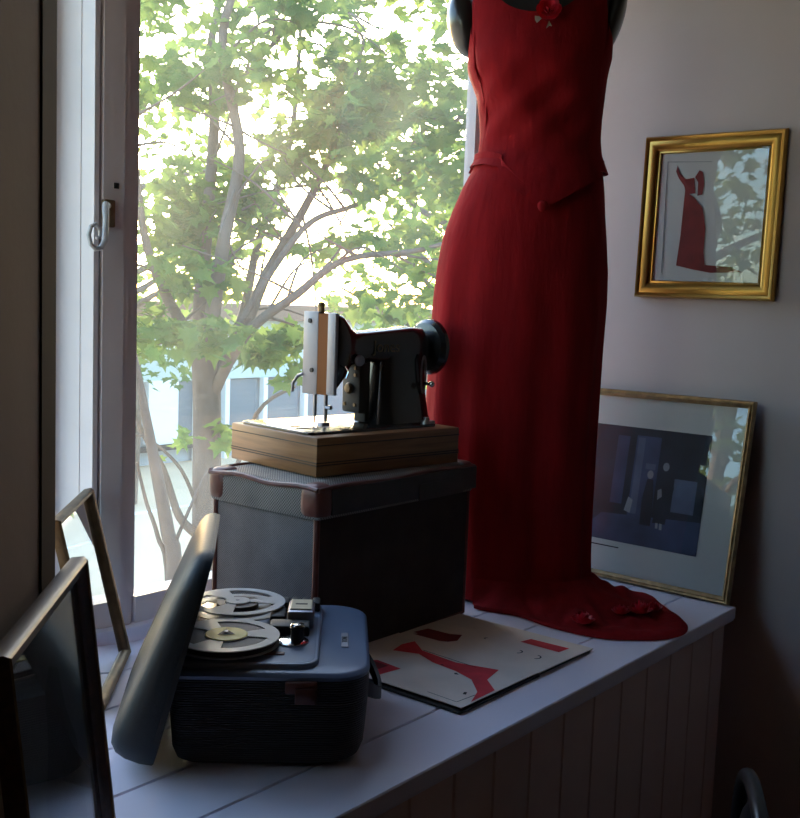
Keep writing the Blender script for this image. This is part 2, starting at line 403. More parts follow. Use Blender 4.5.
a.cur = 1; rect(a, .31, .38, .17, .385, -.0059); rect(a, .255, .29, .20, .38, -.0059)
poly(a, [(x0+.05, z0), (x1, z0), (x1, z0+.085), (x0+.12, z0+.07)], -.0058)
a.cur = 2; rect(a, .43, .492, .20, .285, -.0059); rect(a, .315, .335, .18, .38, -.0061); rect(a, .345, .373, .30, .315, -.0061)
a.cur = 0
poly(a, [(.385, .165), (.42, .165), (.425, .215), (.432, .26), (.418, .30), (.395, .30), (.38, .26), (.388, .21)], -.0063)
poly(a, [(.35, .155), (.38, .155), (.38, .20), (.372, .275), (.355, .275), (.347, .22)], -.0063)
a.cur = 3
for cx, cz, r in ((.403, .312, .009), (.362, .287, .009)): poly(a, [(cx+r*math.cos(k*PI/5), cz+r*1.25*math.sin(k*PI/5)) for k in range(10)], -.0066)
poly(a, [(.390, .225), (.402, .235), (.398, .255), (.388, .25)], -.0066); poly(a, [(.395, .152), (.402, .152), (.401, .166), (.394, .166)], -.0066); poly(a, [(.406, .150), (.414, .150), (.412, .166), (.405, .166)], -.0066)
poly(a, [(.30, .185), (.318, .18), (.322, .215), (.308, .222)], -.0066)
a.cur = 0; rect(a, .19, .30, .083, .086, -.0056)
a.v = [v-Vector((.095, 0, 0)) for v in a.v]
a.build('print', [M['p_dark'], M['p_blue'], M['p_mid'], M['p_skin']], t, smooth=0)
MB().box(.016, W-.016, -.0105, -.0095, .016, H-.016).build('glass', M['pglass'], t, smooth=0)

# two framed pictures at the left
def lean45(t, along, dline, W, lean):
    ex = Vector((.7071, .7071, 0)); back = Vector((-.7071, .7071, 0))
    ez = Vector((0, 0, 1))*math.cos(lean)+back*math.sin(lean); ey = ez.cross(ex)
    o = Vector((0, dline, 0)); base = ex*(along-ex.dot(o)) + o
    base.z = .0015+.0
    t.matrix_world = Matrix(((ex.x, ey.x, ez.x, 0), (ex.y, ey.y, ez.y, 0), (ex.z, ey.z, ez.z, 0), (0, 0, 0, 1))); t.location = base
t = thing('dark_framed_photograph', 'dark framed black and white photograph leaning on the left wall pier, nearest the camera', 'picture')
W, H = .384, .364
lean45(t, .972, .324, W, R(6.2))
frame(t, W, H, [(0, 0), (0, -.016), (.004, -.020), (.008, -.018), (.020, -.014), (.026, -.009), (.026, 0)], M['darkwood'])
mb = MB()
for i0, y0, i1, y1 in ((.0035, -.0203, .0075, -.0188),):
    r = [[(i, y, i), (W-i, y, i), (W-i, y, H-i), (i, y, H-i)] for i, y in ((.003, -.0195), (.0045, -.0215), (.0075, -.0205), (.008, -.0180))]
    mb.loft(r+[r[0]], True, False, False)
mb.build('gilt_beading', M['darkgold'], t, smooth=50)
MB().box(.002, W-.002, -.003, -.001, .002, H-.002).build('backing_board', M['darkwood'], t)
a = MB(); a.cur = 0; rect(a, .024, W-.024, .024, H-.024, -.004)
a.cur = 1
poly(a, [(.12, .05), (.30, .05), (.29, .16), (.25, .22), (.235, .27), (.20, .285), (.17, .265), (.16, .21), (.13, .16)], -.0045)
a.build('photograph', [M['ph_grey'], M['ph_dark']], t, smooth=0)
MB().box(.024, W-.024, -.0085, -.0075, .024, H-.024).build('glass', M['pglass'], t, smooth=0)

t = thing('gilt_framed_mirror', 'small gilt framed mirror leaning in the canted bay behind the dark photograph', 'mirror')
W, H = .30, .335
lean45(t, 1.735, .43, W, R(13))
frame(t, W, H, [(0, 0), (0, -.013), (.004, -.018), (.010, -.016), (.014, -.010), (.016, -.007), (.016, 0)], M['darkgold'])
MB().box(.002, W-.002, -.003, -.001, .002, H-.002).build('backing_board', M['darkwood'], t)
MB().box(.014, W-.014, -.006, -.0035, .014, H-.014).build('mirror_glass', M['mirror'], t, smooth=0)

# ------------------------------------------------------------------ suitcase
sc = thing('travelling_case', 'tall old canvas travelling case with maroon leather edges under the sewing machine', 'suitcase', (1.434, 1.343, 0))
LX, LY, LZ = .505, .298, .351
m = MB().rbox(0.004, LX-.004, .004, LY-.004, .001, .292, .012, 3); cb = m.build('case_body', M['canvas'], sc)
MB().rbox(.010, LX-.010, .0015, .006, .008, .289, .001, 1).build('front_shade', M['frontshade'], cb, label='dark panel painted as shade over the case front')  # same canvas underneath; the dark panel stands in for shade
m = MB()
rings = []
for z, o in ((.288, -.004), (.292, -.006), (.335, -.006), (.346, -.002), (.351, .006)):
    rr = []
    for x, y in rrect(o, LX-o, o, LY-o, .014, 4): rr.append((x, y, z-.004*math.sin(x*9)*(z > .33)))
    rings.append(rr)
m.loft(rings); m.build('case_lid', M['canvasl'], sc, label='case lid in coarser pale weave')
m = MB()
for x, y in ((.006, .006), (LX-.006, .006), (.006, LY-.006), (LX-.006, LY-.006)): m.tube([(x, y, .004), (x, y, .288)], .0065, 8)
m.tube([(.008, .006, .006), (LX-.008, .006, .006), (LX-.008, LY-.006, .006), (.008, LY-.006, .006), (.008, .006, .006)], .006, 8)
m.build('edge_binding', M['leather'], sc)
m = MB()
for (xa, ya, xb, yb) in ((-.004, -.004, -.004, LY+.004), (-.004, -.004, LX+.004, -.004), (LX+.004, -.004, LX+.004, LY+.004), (-.004, LY+.004, LX+.004, LY+.004)):
    pts = []
    for k in range(13):
        f = k/12; pts.append((xa+(xb-xa)*f, ya+(yb-ya)*f, .346+.003*math.sin(f*11+xa*9)))
    m.tube(pts, .0052, 8)
m.build('lid_binding', M['leather'], sc)
m = MB().rbox(.03, LX+.006, -.011, -.006, .294, .345, .002).rbox(.30, .46, -.0125, -.010, .290, .325, .001)
m.build('torn_facing', M['leatherd'], sc, label='loose dark leathercloth strip along the lid front')
for x, y, sx, sy in ((0, 0, 1, 1), (LX, 0, -1, 1), (0, LY, 1, -1), (LX, LY, -1, -1)):
    m = MB(); r = .042; n = 8
    bm = bmesh.new(); bmesh.ops.create_uvsphere(bm, u_segments=18, v_segments=12, radius=1)
    pw = lambda q: math.copysign(abs(q)**.6, q)
    for v in bm.verts: v.co = Vector((x+sx*(.018+pw(v.co.x)*.028), y+sy*(.018+pw(v.co.y)*.028), .320+pw(v.co.z)*.036))
    m.frombm(bm); bm.free()
    m.build('corner_cap', M['leather'], sc)

# ------------------------------------------------------------------ sewing machine (axis a = local x, back = local y)
sm = thing('sewing_machine', 'black cast iron sewing machine in a wooden box base on the travelling case', 'sewing machine', (1.502, 1.413, .3535), R(-8))
BL, BW, BH = .406, .298, .079
base = MB().rbox(0, BL, 0, BW, 0, BH, .003, 2).build('wooden_base', M['oak'], sm)
m = MB()
for z in (.022, .027, .062):
    m.box(-.0006, BL+.0006, -.0006, BW+.0006, z, z+.0022)
m.build('inlay_line', M['oakline'], base)
m = MB(); m.rprism(rrect(.006, BL-.03, .035, BW-.02, .02), BH-.003, BH+.006, .002)
bed = m.build('bed_plate', M['black'], sm)
m = MB().rprism(rrect(.018, .115, .095, .195, .006), BH+.0055, BH+.0075, .0008); m.cyl((.05, .145, BH+.007), (.05, .145, BH+.009), .02)
m.build('needle_plate', M['chrome'], sm)
cy = .133
def sect(x, z0, z1, y0, y1, r=.4, n=24):
    out = []
    for k in range(n):
        a = 2*PI*k/n; c, s_ = math.cos(a), math.sin(a)
        e_ = .55
        out.append((x, (y0+y1)/2+(y1-y0)/2*math.copysign(abs(c)**e_, c), (z0+z1)/2+(z1-z0)/2*math.copysign(abs(s_)**e_, s_)))
    return out
Z = lambda z: z-.3535
# arm: head, arm, shoulder in one loft
m = MB()
m.loft([sect(.114, Z(.512), Z(.676), cy-.042, cy+.042), sect(.128, Z(.508), Z(.680), cy-.046, cy+.046), sect(.145, Z(.528), Z(.676), cy-.046, cy+.046), sect(.165, Z(.555), Z(.655), cy-.040, cy+.040), sect(.185, Z(.568), Z(.640), cy-.034, cy+.034),
        sect(.22, Z(.573), Z(.640), cy-.033, cy+.033), sect(.30, Z(.568), Z(.647), cy-.035, cy+.035), sect(.35, Z(.560), Z(.652), cy-.037, cy+.037), sect(.385, Z(.560), Z(.650), cy-.037, cy+.037), sect(.403, Z(.575), Z(.635), cy-.028, cy+.028)])
m.build('arm', M['black'], sm)
def hsect(z, x0, x1, y0, y1, n=24):
    return [(q[2], q[1], z) for q in sect(0, x0, x1, y0, y1, n=n)]
m = MB()
m.loft([hsect(BH+.004, .232, .412, cy-.062, cy+.062), hsect(BH+.018, .240, .406, cy-.056, cy+.056), hsect(Z(.50), .250, .402, cy-.044, cy+.044), hsect(Z(.56), .256, .400, cy-.038, cy+.038), hsect(Z(.60), .262, .398, cy-.034, cy+.034)])
m.build('pillar', M['black'], sm)
# end of the head: chrome cover plates with a painted brown reflection between them
m = MB().rbox(.104, .113, cy+.004, cy+.054, Z(.503), Z(.680), .002).rbox(.104, .113, cy-.054, cy-.028, Z(.506), Z(.678), .002)
fp = m.build('face_plate', M['plate'], sm, label='dull metal face plate')
MB().box(.105, .112, cy-.029, cy+.005, Z(.505), Z(.676)).build('plate_reflection', M['brown'], fp)
for y, z in ((cy+.030, .660), (cy+.020, .555)): MB().cyl((.1005, y, Z(z)), (.1045, y, Z(z)), .005, n=12).build('plate_screw', M['blackm'], fp)
m = MB().cyl((.108, cy+.012, Z(.505)), (.108, cy+.012, Z(.458)), .0042, n=12); m.cyl((.108, cy+.012, Z(.47)), (.108, cy+.012, Z(.442)), .0018, n=8)
m.build('needle_bar', M['steel'], sm)
m = MB().cyl((.118, cy-.012, Z(.510)), (.118, cy-.012, Z(.447)), .0042, n=12); m.rbox(.102, .124, cy-.022, cy-.003, Z(.4375), Z(.446), .002); m.cyl((.118, cy-.03, Z(.478)), (.118, cy-.012, Z(.478)), .0045, n=10)
m.build('presser_foot', M['steel'], sm)
m = MB().cyl((.118, cy+.012, Z(.676)), (.118, cy+.012, Z(.692)), .007, n=14); m.ell((.118, cy+.012, Z(.695)), .008, .008, .006)
m.build('presser_screw', M['darkgold'], sm)
m = MB().tube([(.104, cy+.052, Z(.545)), (.098, cy+.062, Z(.54)), (.094, cy+.072, Z(.525)), (.094, cy+.075, Z(.505))], .0035, 8)
m.build('thread_lever', M['steel'], sm)
m = MB().tube([(.135, cy-.048, Z(.565)), (.133, cy-.056, Z(.567)), (.138, cy-.06, Z(.556)), (.132, cy-.06, Z(.542))], .002, 8)
m.build('thread_guide', M['chrome'], sm)
m = MB(); m.lathe([(.002, 0), (.010, .001), (.012, .004), (.009, .006), (.012, .008), (.010, .012), (.002, .014)], 20, Matrix.Translation((.185, cy-.034, Z(.578))) @ Matrix.Rotation(R(90), 4, 'X'))
m.build('tension_dial', M['steel'], sm)
# hand wheel
m = MB(); m.lathe([(.012, -.018), (.030, -.018), (.056, -.013), (.064, -.004), (.065, .006), (.060, .012), (.050, .010), (.030, .012), (.022, .022), (.012, .024)], 40, Matrix.Translation((.428, cy, Z(.605))) @ Matrix.Rotation(R(90), 4, 'Y'))
wh = m.build('hand_wheel', M['black'], sm)
# stitch length slot on the front of the pillar
m = MB(); sp = []
for k in range(21):
    a_ = 2*PI*k/20
    sp.append((.372+.007*math.cos(a_), cy-.0465-.0, Z(.545)+.042*math.sin(a_)))
m.tube(sp, .0022, 6, caps=False); pl = m.build('stitch_scale', M['steel'], sm, label='steel slot of the stitch lever')
m = MB().cyl((.378, cy-.044, Z(.525)), (.378, cy-.066, Z(.525)), .004, n=10); m.ell((.378, cy-.068, Z(.525)), .007, .007, .007)
m.build('stitch_lever', M['chrome'], sm)
# lamp / motor bracket under the arm
m = MB().rbox(.196, .222, cy-.030, cy+.030, Z(.462), Z(.572), .006); m.rbox(.224, .238, cy-.018, cy+.02, Z(.44), Z(.575), .004)
mo = m.build('lamp_bracket', M['blackm'], sm)
m = MB(); m.lathe([(.002, 0), (.011, .0), (.013, .004), (.009, .009), (.002, .010)], 18, Matrix.Translation((.196, cy+.002, Z(.515))) @ Matrix.Rotation(R(-90), 4, 'Y'))
for z in (.48, .545, .56): m.cyl((.197, cy-.016, Z(z)), (.193, cy-.016, Z(z)), .004, n=10); m.cyl((.197, cy+.018, Z(z)), (.193, cy+.018, Z(z)), .004, n=10)
m.build('bracket_fitting', M['darkgold'], mo)
m = MB().cyl((.350, .05, BH+.002), (.350, .05, BH+.013), .012, n=18); m.cyl((.350, .05, BH+.012), (.350, .05, BH+.020), .006, n=14); m.rbox(.362, .374, .045, .057, BH-.001, BH+.012, .002)
m.build('bobbin_winder', M['steel'], sm)
text('maker_lettering', 'Jones', .036, M['darkgold'], sm, Matrix.Translation((.268, cy-.0352, Z(.607))) @ Matrix.Rotation(R(90), 4, 'X'))

# ------------------------------------------------------------------ tape recorder, u = local x, v = local y
tr = thing('tape_recorder', 'open grey blue reel to reel tape recorder on the seat in front of the case', 'tape recorder', (0, 0, 0), R(-48))
u0, u1, v0, v1 = -.244, .056, 1.512, 1.875
orig = Vector(((u0+u1)/2, (v0+v1)/2, 0)); rotm = Matrix.Rotation(R(-48), 4, 'Z'); tr.location = rotm @ orig
T = Matrix.Translation(-orig)
m = MB(); rings = []
for z, o in ((.0, .03), (.004, .022), (.012, .012), (.03, .006), (.10, .001), (.142, 0)):
    rings.append([(x, y, z) for x, y in rrect2(u0+o, u1-o, v0+o, v1-o, .022, .055, 8)])
m.loft(rings, mtx=T); m.build('case', M['ribbed'], tr)
m = MB(); rings = []
for z, o in ((.1405, 0), (.146, -.001), (.150, .002), (.152, .006)):
    rings.append([(x, y, z) for x, y in rrect2(u0+o, u1-o, v0+o, v1-o, .022, .055, 8)])
m.loft(rings, mtx=T); m.build('top_plate', M['blue'], tr, label='blue top plate')
m = MB().rprism(rrect(u0+.01, -.022, v0+.018, v1-.012, .03), .150, .160, .004, mtx=T); m.build('deck', M['bluel'], tr, label='raised pale blue deck plate')
m = MB().rprism(rrect(u0+.016, -.028, v0+.024, v1-.018, .026), .1598, .1604, .0002, mtx=T); m.build('deck_panel', M['blue'], tr)
m = MB().rbox(-.078, -.034, 1.70, 1.772, .159, .190, .005, 2, T); hc = m.build('head_cover', M['steel'], tr)
m = MB().rbox(-.074, -.038, 1.708, 1.764, .189, .1925, .001, 1, T); m.build('cover_plate', M['cream'], hc, label='cream head cover badge')
MB().box(-.066, -.046, 1.733, 1.738, .1923, .1930, T).build('badge_line', M['ink'], hc)
MB().rbox(-.105, -.040, 1.66, 1.699, .159, .178, .004, 2, T).build('tape_guide', M['blackm'], tr)
MB().rbox(-.108, -.082, 1.72, 1.775, .159, .176, .004, 2, T).build('pinch_cover', M['blackm'], tr)
for k in range(5):
    MB().rbox(-.112+k*.018, -.098+k*.018, 1.800, 1.838, .159, .176, .003, 2, T).build('key', M['blackm'], tr)
m = MB().lathe([(.004, 0), (.026, 0), (.026, .003), (.018, .007), (.006, .008)], 28, T @ Matrix.Translation((-.066, 1.632, .160))); kn = m.build('dial', M['chrome'], tr, label='chrome dial')
m = MB().lathe([(.009, 0), (.011, .004), (.010, .018), (.012, .022), (.003, .025)], 20, T @ Matrix.Translation((-.058, 1.628, .164))); m.build('dial_knob', M['blackm'], kn)
m = MB().lathe([(.002, .0), (.0115, .0), (.009, .003), (.002, .004)], 20, T @ Matrix.Translation((-.058, 1.628, .189))); m.build('knob_cap', M['chrome'], kn)
MB().rbox(-.13, -.075, 1.568, 1.580, .1595, .1625, .001, 1, T).build('maker_badge', M['leather'], tr)
npl = MB().rbox(.012, .024, 1.635, 1.705, .1515, .1535, .0006, 1, T).build('name_plate', M['steel'], tr)
text('name_lettering', 'TONI', .012, M['ink'], npl, T @ Matrix.Translation((.018, 1.670, .1538)) @ Matrix.Rotation(R(90), 4, 'Z'))
m = MB().rbox(-.07, -.022, 1.505, 1.514, .122, .141, .003, 2, T).rbox(-.055, -.022, 1.501, 1.507, .108, .132, .002, 2, T); m.build('clasp', M['leather'], tr, label='brown clasp')
hp = []
for k in range(15):
    a_ = PI*k/14; hp.append(Vector((.050+.028*math.sin(a_)**.7, 1.60+.16*k/14, .088-.03*math.sin(a_)+.01)))
m = MB(); rings = []
for p in hp: rings.append([T @ (p+Vector((dx, 0, dz))) for dx, dz in ((-.003, -.011), (.003, -.011), (.003, .011), (-.003, .011))])
m.loft(rings); m.build('carrying_handle', M['leatherd'], tr)
def reel(name, label, cu, cv, z, r, flange, hubm, fill, hubr):
    t = thing(name, label, 'tape reel', rotm @ Vector((cu, cv, z)), R(-48)+.5, 'tape reels on the recorder')
    # flange with three windows
    def fl(z0, z1):
        m = MB(); n = 72
        def ring(rr, zz): return [(rr*math.cos(2*PI*k/n), rr*math.sin(2*PI*k/n), zz) for k in range(n)]
        rad = [hubr*.45, hubr, r*.80, r]
        for zz in (z0, z1):
            for i in range(3):
                for k in range(n):
                    open_ = i == 1 and (k % 24) < 16
                    if open_: continue
                    a0, a1 = 2*PI*k/n, 2*PI*(k+1)/n
                    v = [(rad[i]*math.cos(a0), rad[i]*math.sin(a0), zz), (rad[i+1]*math.cos(a0), rad[i+1]*math.sin(a0), zz), (rad[i+1]*math.cos(a1), rad[i+1]*math.sin(a1), zz), (rad[i]*math.cos(a1), rad[i]*math.sin(a1), zz)]
                    m.add(v, [(0, 1, 2, 3)])
        m.loft([ring(r, z0), ring(r, z1)], True, False, False)
        m.loft([ring(hubr*.45, z0), ring(hubr*.45, z1)], True, False, False)
        for i in range(3):
            for rr in (hubr, r*.80):
                v0 = [(rr*math.cos(2*PI*(24*i+k)/n), rr*math.sin(2*PI*(24*i+k)/n), z0) for k in range(17)]
                v1 = [(p[0], p[1], z1) for p in v0]; m.loft([v0, v1], False, False, False)
        return m
    fl(.011, .0128).build('flange', flange, t); fl(0, .0018).build('flange', flange, t)
    m = MB(); m.lathe([(.002, .0018), (fill, .0018), (fill, .011), (.002, .011)], 48); m.build('tape_pack', M['tape'], t)
    m = MB(); m.lathe([(.004, .011), (hubr*.98, .0128), (hubr*.95, .0142), (.004, .0145)], 40); hb = m.build('hub', hubm, t)
    return t, hb
t, hb = reel('tape_reel', 'grey tape reel with yellow centre label, nearer of the two on the recorder', -.168, 1.610, .1655, .083, M['reel'], M['yellow'], .078, .034)
MB().add([(.0, .019, .0155), (-.014, -.010, .0155), (.014, -.010, .0155)], [(0, 1, 2)], Matrix.Rotation(R(-22), 4, 'Z')).build('triangle_mark', M['ink'], hb, smooth=0)
t, hb = reel('tape_reel', 'clear pale tape reel nearly empty, farther of the two on the recorder', -.168, 1.785, .1685, .082, M['reelw'], M['reelw'], .036, .022)
for cv in (1.610, 1.785): MB().cyl(T @ Vector((-.168, cv, .159)), T @ Vector((-.168, cv, .1835)), .0035, n=14).build('spindle', M['steel'], tr)

# detached lid leaning on the left end of the recorder
ld = thing('recorder_lid', 'grey blue domed lid of the tape recorder leaning upright against its left end', 'lid')
LW, LH, LD = .385, .334, .055
yaw_ = R(-48+5); lean = R(15)
dv = Matrix.Rotation(yaw_, 3, 'Z') @ Vector((0, 1, 0)); du = Matrix.Rotation(yaw_, 3, 'Z') @ Vector((1, 0, 0))
up = Vector((0, 0, 1))*math.cos(lean)+du*math.sin(lean); out = up.cross(dv); 
if out.dot(du) > 0: out = -out          # dome side points away from the recorder
m = MB(); rings = []
def lr(o, dpt, rr): return [(x, y, dpt*(1.60-1.0*y/LH)) for x, y in rrect(o, LW-o, o, LH-o, rr, 8)]   # the dome is deeper toward its lower end
for o, dp, rr in ((.0, 0, .06), (-.001, .012, .06), (.001, .026, .06), (.006, .036, .058), (.016, .043, .052), (.034, .047, .045)): rings.append(lr(o, dp, rr))
m.loft(rings, True, False, True)
bx = rotm @ Vector((-.262, 1.476, 0))
ld.matrix_world = Matrix(((dv.x, up.x, out.x, 0), (dv.y, up.y, out.y, 0), (dv.z, up.z, out.z, 0), (0, 0, 0, 1)))
ld.location = bx; ld.location.z = .003
m.build('lid_shell', M['lidmat'], ld, smooth=60)
m = MB(); m.loft([lr(.004, .001, .066), lr(.006, .028, .064), lr(.02, .037, .05)], True, False, True); m.build('lining', M['lidin'], ld, smooth=60)
m = MB(); m.loft([lr(-.002, -.001, .072), lr(-.002, .006, .072), lr(.005, .006, .065), lr(.005, -.001, .065), lr(-.002, -.001, .072)], True, False, False); m.build('lid_rim', M['blackm'], ld, smooth=40)

# ------------------------------------------------------------------ mannequin and dress
MR = Matrix.Translation((2.174, 1.40, 0)) @ Matrix.Rotation(R(-58.8), 4, 'Z')
mq = thing('dress_mannequin', 'glossy black mannequin torso standing on the seat inside the red dress', 'mannequin', (2.174, 1.40, 0), R(-58.8))
#        z      left   right  front  back
BODY = [(1.475, -.120, .170, .070, .085), (1.429, -.156, .206, .088, .095), (1.383, -.154, .208, .105, .10), (1.326, -.146, .209, .125, .10), (1.291, -.140, .200, .138, .10), (1.256, -.134, .192, .142, .098), (1.198, -.110, .188, .130, .092), (1.151, -.103, .184, .115, .088),
        (1.105, -.099, .184, .106, .088), (1.058, -.103, .190, .106, .092), (1.029, -.115, .194, .110, .10), (.987, -.137, .200, .118, .112), (.927, -.161, .205, .128, .125), (.867, -.181, .211, .135, .135), (.795, -.193, .217, .140, .142), (.722, -.200, .218, .142, .145)]
SK = [(.60, -.205, .213, .138, .142), (.477, -.208, .210, .134, .14), (.353, -.208, .207, .130, .14), (.228, -.203, .206, .128, .14), (.102, -.193, .208, .13, .14), (.03, -.186, .212, .136, .145), (.006, -.184, .218, .15, .15)]
def interp(tab, z):
    for a, b_ in zip(tab, tab[1:]):
        if a[0] >= z >= b_[0]:
            f = (a[0]-z)/(a[0]-b_[0]); return [a[i]+(b_[i]-a[i])*f for i in range(5)]
    return list(tab[0] if z > tab[0][0] else tab[-1])
NA = 96
def ringpt(row, th, o=0.0, z=None):
    z_, l, r, f, bk = row; cx = (l+r)/2; a_ = (r-l)/2+o
    c, s_ = math.cos(th), math.sin(th)
    e_ = .92
    x = cx+a_*math.copysign(abs(c)**e_, c); y = (bk+o)*s_ if s_ > 0 else (f+o)*s_
    return Vector((x, y, z if z is not None else z_))
m = MB()
m.loft([[ringpt(r, 2*PI*k/NA, -.008) for k in range(NA)] for r in BODY], True, True, True)
m.loft([[(.03+.055*math.cos(2*PI*k/24)*s, -.0+.055*math.sin(2*PI*k/24)*s, z) for k in range(24)] for z, s in ((1.46, 1.35), (1.49, 1.1), (1.56, 1.0))])
m.build('torso', M['manq'], mq, smooth=60)
for x, rx, z in ((-.148, .042, 1.372), (.200, .024, 1.385)):
    m = MB(); m.ell((0, 0, 0), rx, .050, .078, 20, 14, Matrix.Translation((x, 0, z)) @ Matrix.Rotation(R(-14 if x < 0 else 14), 4, 'Y')); m.build('arm_stump', M['manq'], mq, smooth=60)
m = MB().cyl((.01, 0, .73), (.01, 0, .02), .014, n=16); m.lathe([(.10, .001), (.10, .010), (.02, .022), (.014, .03)], 32, Matrix.Translation((.01, 0, 0)))
m.build('stand', M['blackm'], mq)

dr = thing('red_evening_dress', 'long red two-piece evening dress with trailing hem on the black mannequin', 'dress', (2.174, 1.40, 0), R(-58.8))
def zhem(th):
    p = ringpt(interp(BODY, 1.0), th)
    if p.y < .02:
        x = p.x
        if -.045 < x < .175:
            tip = .058
            f = (x+.045)/(tip+.045) if x < tip else (.175-x)/(.175-tip)
            f = max(0, min(1, f)); return 1.012-(1.012-.925)*f**1.05
        if x <= -.045: return 1.024+.012*min(1, (-.045-x)/.05)
    return 1.026
def ztop(th):
    c, s_ = math.cos(th), math.sin(th)
    if s_ < 0:
        x = ringpt(interp(BODY, 1.38), th).x
        if -.10 < x < .15: 
            q = (x-.025)/.125; return 1.374+.09*abs(q)**2.6
        if x < -.128: return 1.36-.10*min(1, (-.128-x)/.026)
        if x > .182: return 1.37-.08*min(1, (x-.182)/.026)
        return 1.468
    if abs(c) > .93: return 1.27+.0
    return 1.40
def bod(th, f):
    zt, zh = ztop(th), zhem(th); z = zt+(zh-zt)*f
    row = interp(BODY, z); o = .002
    if z < 1.07: o += .016*min(1, (1.07-z)/.06)
    if z < 1.0: o += .010*min(1, (1.0-z)/.05)
    p = ringpt(row, th, o, z)
    # soft pulled folds running to the waist
    w_ = math.exp(-((z-1.17)/.09)**2)
    p.y -= (.0055*math.sin(34*(p.x+.9*(z-1.1)))+.004*math.sin(58*(p.x-1.1*(z-1.1))))*w_*(1 if p.y < 0 else 0)
    return p
m = MB(); NF = 44
rows = [[bod(2*PI*k/NA, i/NF) for k in range(NA)] for i in range(NF+1)]
m.loft(rows, True, False, False)
m.loft([rows[-1], [p*1.0+Vector((0, 0, .001))-Vector((p.x-.04, p.y, 0)).normalized()*.008 for p in rows[-1]], [bod(2*PI*k/NA, 1)+Vector((0, 0, .03))-Vector((rows[-1][k].x-.04, rows[-1][k].y, 0)).normalized()*.011 for k in range(NA)]], True, False, False)
m.build('bodice', M['red'], dr, smooth=70)
m = MB(); pb = bod(-PI/2+.10, 1)
m.ell((.058, pb.y-.004, .934), .012, .007, .013, 12, 8); m.build('waist_button', M['red'], dr)
m = MB(); tab = [(1.06, -.101, .186, .104, .09)]+[r for r in BODY if r[0] < 1.05]+SK
zs = [1.06-(1.06-.006)*i/64 for i in range(65)]
def skp(z, th):
    p = ringpt(interp(tab, z), th, .001, z)
    dpt = min(1, max(0, (.95-z)/.6))
    w_ = .006*math.sin(7*th+.6)+.004*math.sin(13*th+1.7)
    n_ = Vector((p.x-.01, p.y, 0)).normalized()
    return p+n_*w_*dpt
m.loft([[skp(z, 2*PI*k/NA) for k in range(NA)] for z in zs], True, False, False)
m.build('skirt', M['red'], dr, smooth=70)
# trailing hem spread over the seat
out_w = [(1.985, 1.352), (1.985, 1.318), (2.003, 1.240), (1.985, 1.156), (1.985, 1.085), (1.996, 1.026), (2.035, .970), (2.085, .926), (2.152, .908), (2.215, .925), (2.262, .960), (2.34, 1.045), (2.392, 1.105), (2.375, 1.175), (2.41, 1.24), (2.43, 1.29), (2.40, 1.36), (2.36, 1.42)]
MI = MR.inverted()
outl = [MI @ Vector((x, y, 0)) for x, y in out_w]
# densify
den = []
for i in range(len(outl)-1):
    p0 = outl[max(0, i-1)]; p1 = outl[i]; p2 = outl[i+1]; p3 = outl[min(len(outl)-1, i+2)]
    for k in range(6):
        t_ = k/6; den.append(.5*((2*p1)+(p2-p0)*t_+(2*p0-5*p1+4*p2-p3)*t_*t_+(3*p1-p0-3*p2+p3)*t_**3))
den.append(outl[-1])
m = MB(); rows = []; NR_ = 22
for i in range(NR_+1):
    f = i/NR_; row = []
    for j, q in enumerate(den):
        a_ = math.atan2(q.y, q.x-.015)
        s0 = skp(.05, a_); s0.z = 0
        p = s0.lerp(q, f)
        z = .05*(1-f)**3 + .004
        z += (.014*noise.noise(Vector((p.x*14, p.y*14, 1.3)))+.018*abs(noise.noise(Vector((p.x*25, p.y*9, 4.1)))))*(math.sin(PI*min(1, f*1.02))**.6 if f < .98 else 0)+.004*(f < .98)
        p.z = max(.0035, z) if f < 1 else .002
        row.append(p)
    rows.append(row)
m.loft(rows, False, False, False)
m.build('train', M['red'], dr, smooth=80)
def rose(name, c, r, parent, m_, mtx=None, seed=1):
    rnd = random.Random(seed); mb = MB()
    for layer in range(4):
        nn = 3+layer
        for k in range(nn):
            a_ = 2*PI*k/nn+layer*.7; rr = r*(.25+.22*layer); hh = r*(.9-.18*layer)
            pts = []
            for i in range(4):
                for j in range(5):
                    t_ = -1+.5*j; aa = a_+t_*.62*(1 if layer else .9)
                    q = rr*(.35+.65*(i/3)**.7)*(1-.12*t_*t_)
                    pts.append(Vector((q*math.cos(aa), q*math.sin(aa), hh*(i/3)**1.3*(1-.25*t_*t_)+rnd.uniform(-.04, .04)*r)))
            fs = [(i*5+j, i*5+j+1, i*5+j+6, i*5+j+5) for i in range(3) for j in range(4)]
            M4 = Matrix.Translation(c) @ (mtx or Matrix())
            mb.add([M4 @ p for p in pts], fs)
    return mb.build(name, m_, parent, smooth=80)
fx = Matrix.Rotation(R(75), 4, 'X')
fr = bod(-PI/2, .02)
rs = rose('rose_corsage', Vector((.05, -.118, 1.372)), .032, dr, M['redflower'], fx, 3)
mb = MB()
for (dx, dz, L_) in ((-.040, -.014, .018), (.004, -.036, .022)):
    dvec = Vector((dx, 0, dz)).normalized(); pp = Vector((dvec.z, 0, -dvec.x)); c0 = Vector((.05, -.122, 1.362))
    mb.add([c0+dvec*.012, c0+dvec*.03+pp*.008+Vector((0, -.003, 0)), c0+dvec*(.014+L_), c0+dvec*.03-pp*.008], [(0, 1, 2, 3)])
mb.build('corsage_leaf', M['leafcloth'], rs, smooth=0)
for k, (x, y, r_) in enumerate(((2.022, 1.086, .030), (2.187, 1.03, .032), (2.15, 1.06, .024), (2.235, 1.02, .022))):
    c_ = MI @ Vector((x, y, .018)); rose('hem_rose', c_, r_, dr, M['redflower'], None, 10+k)

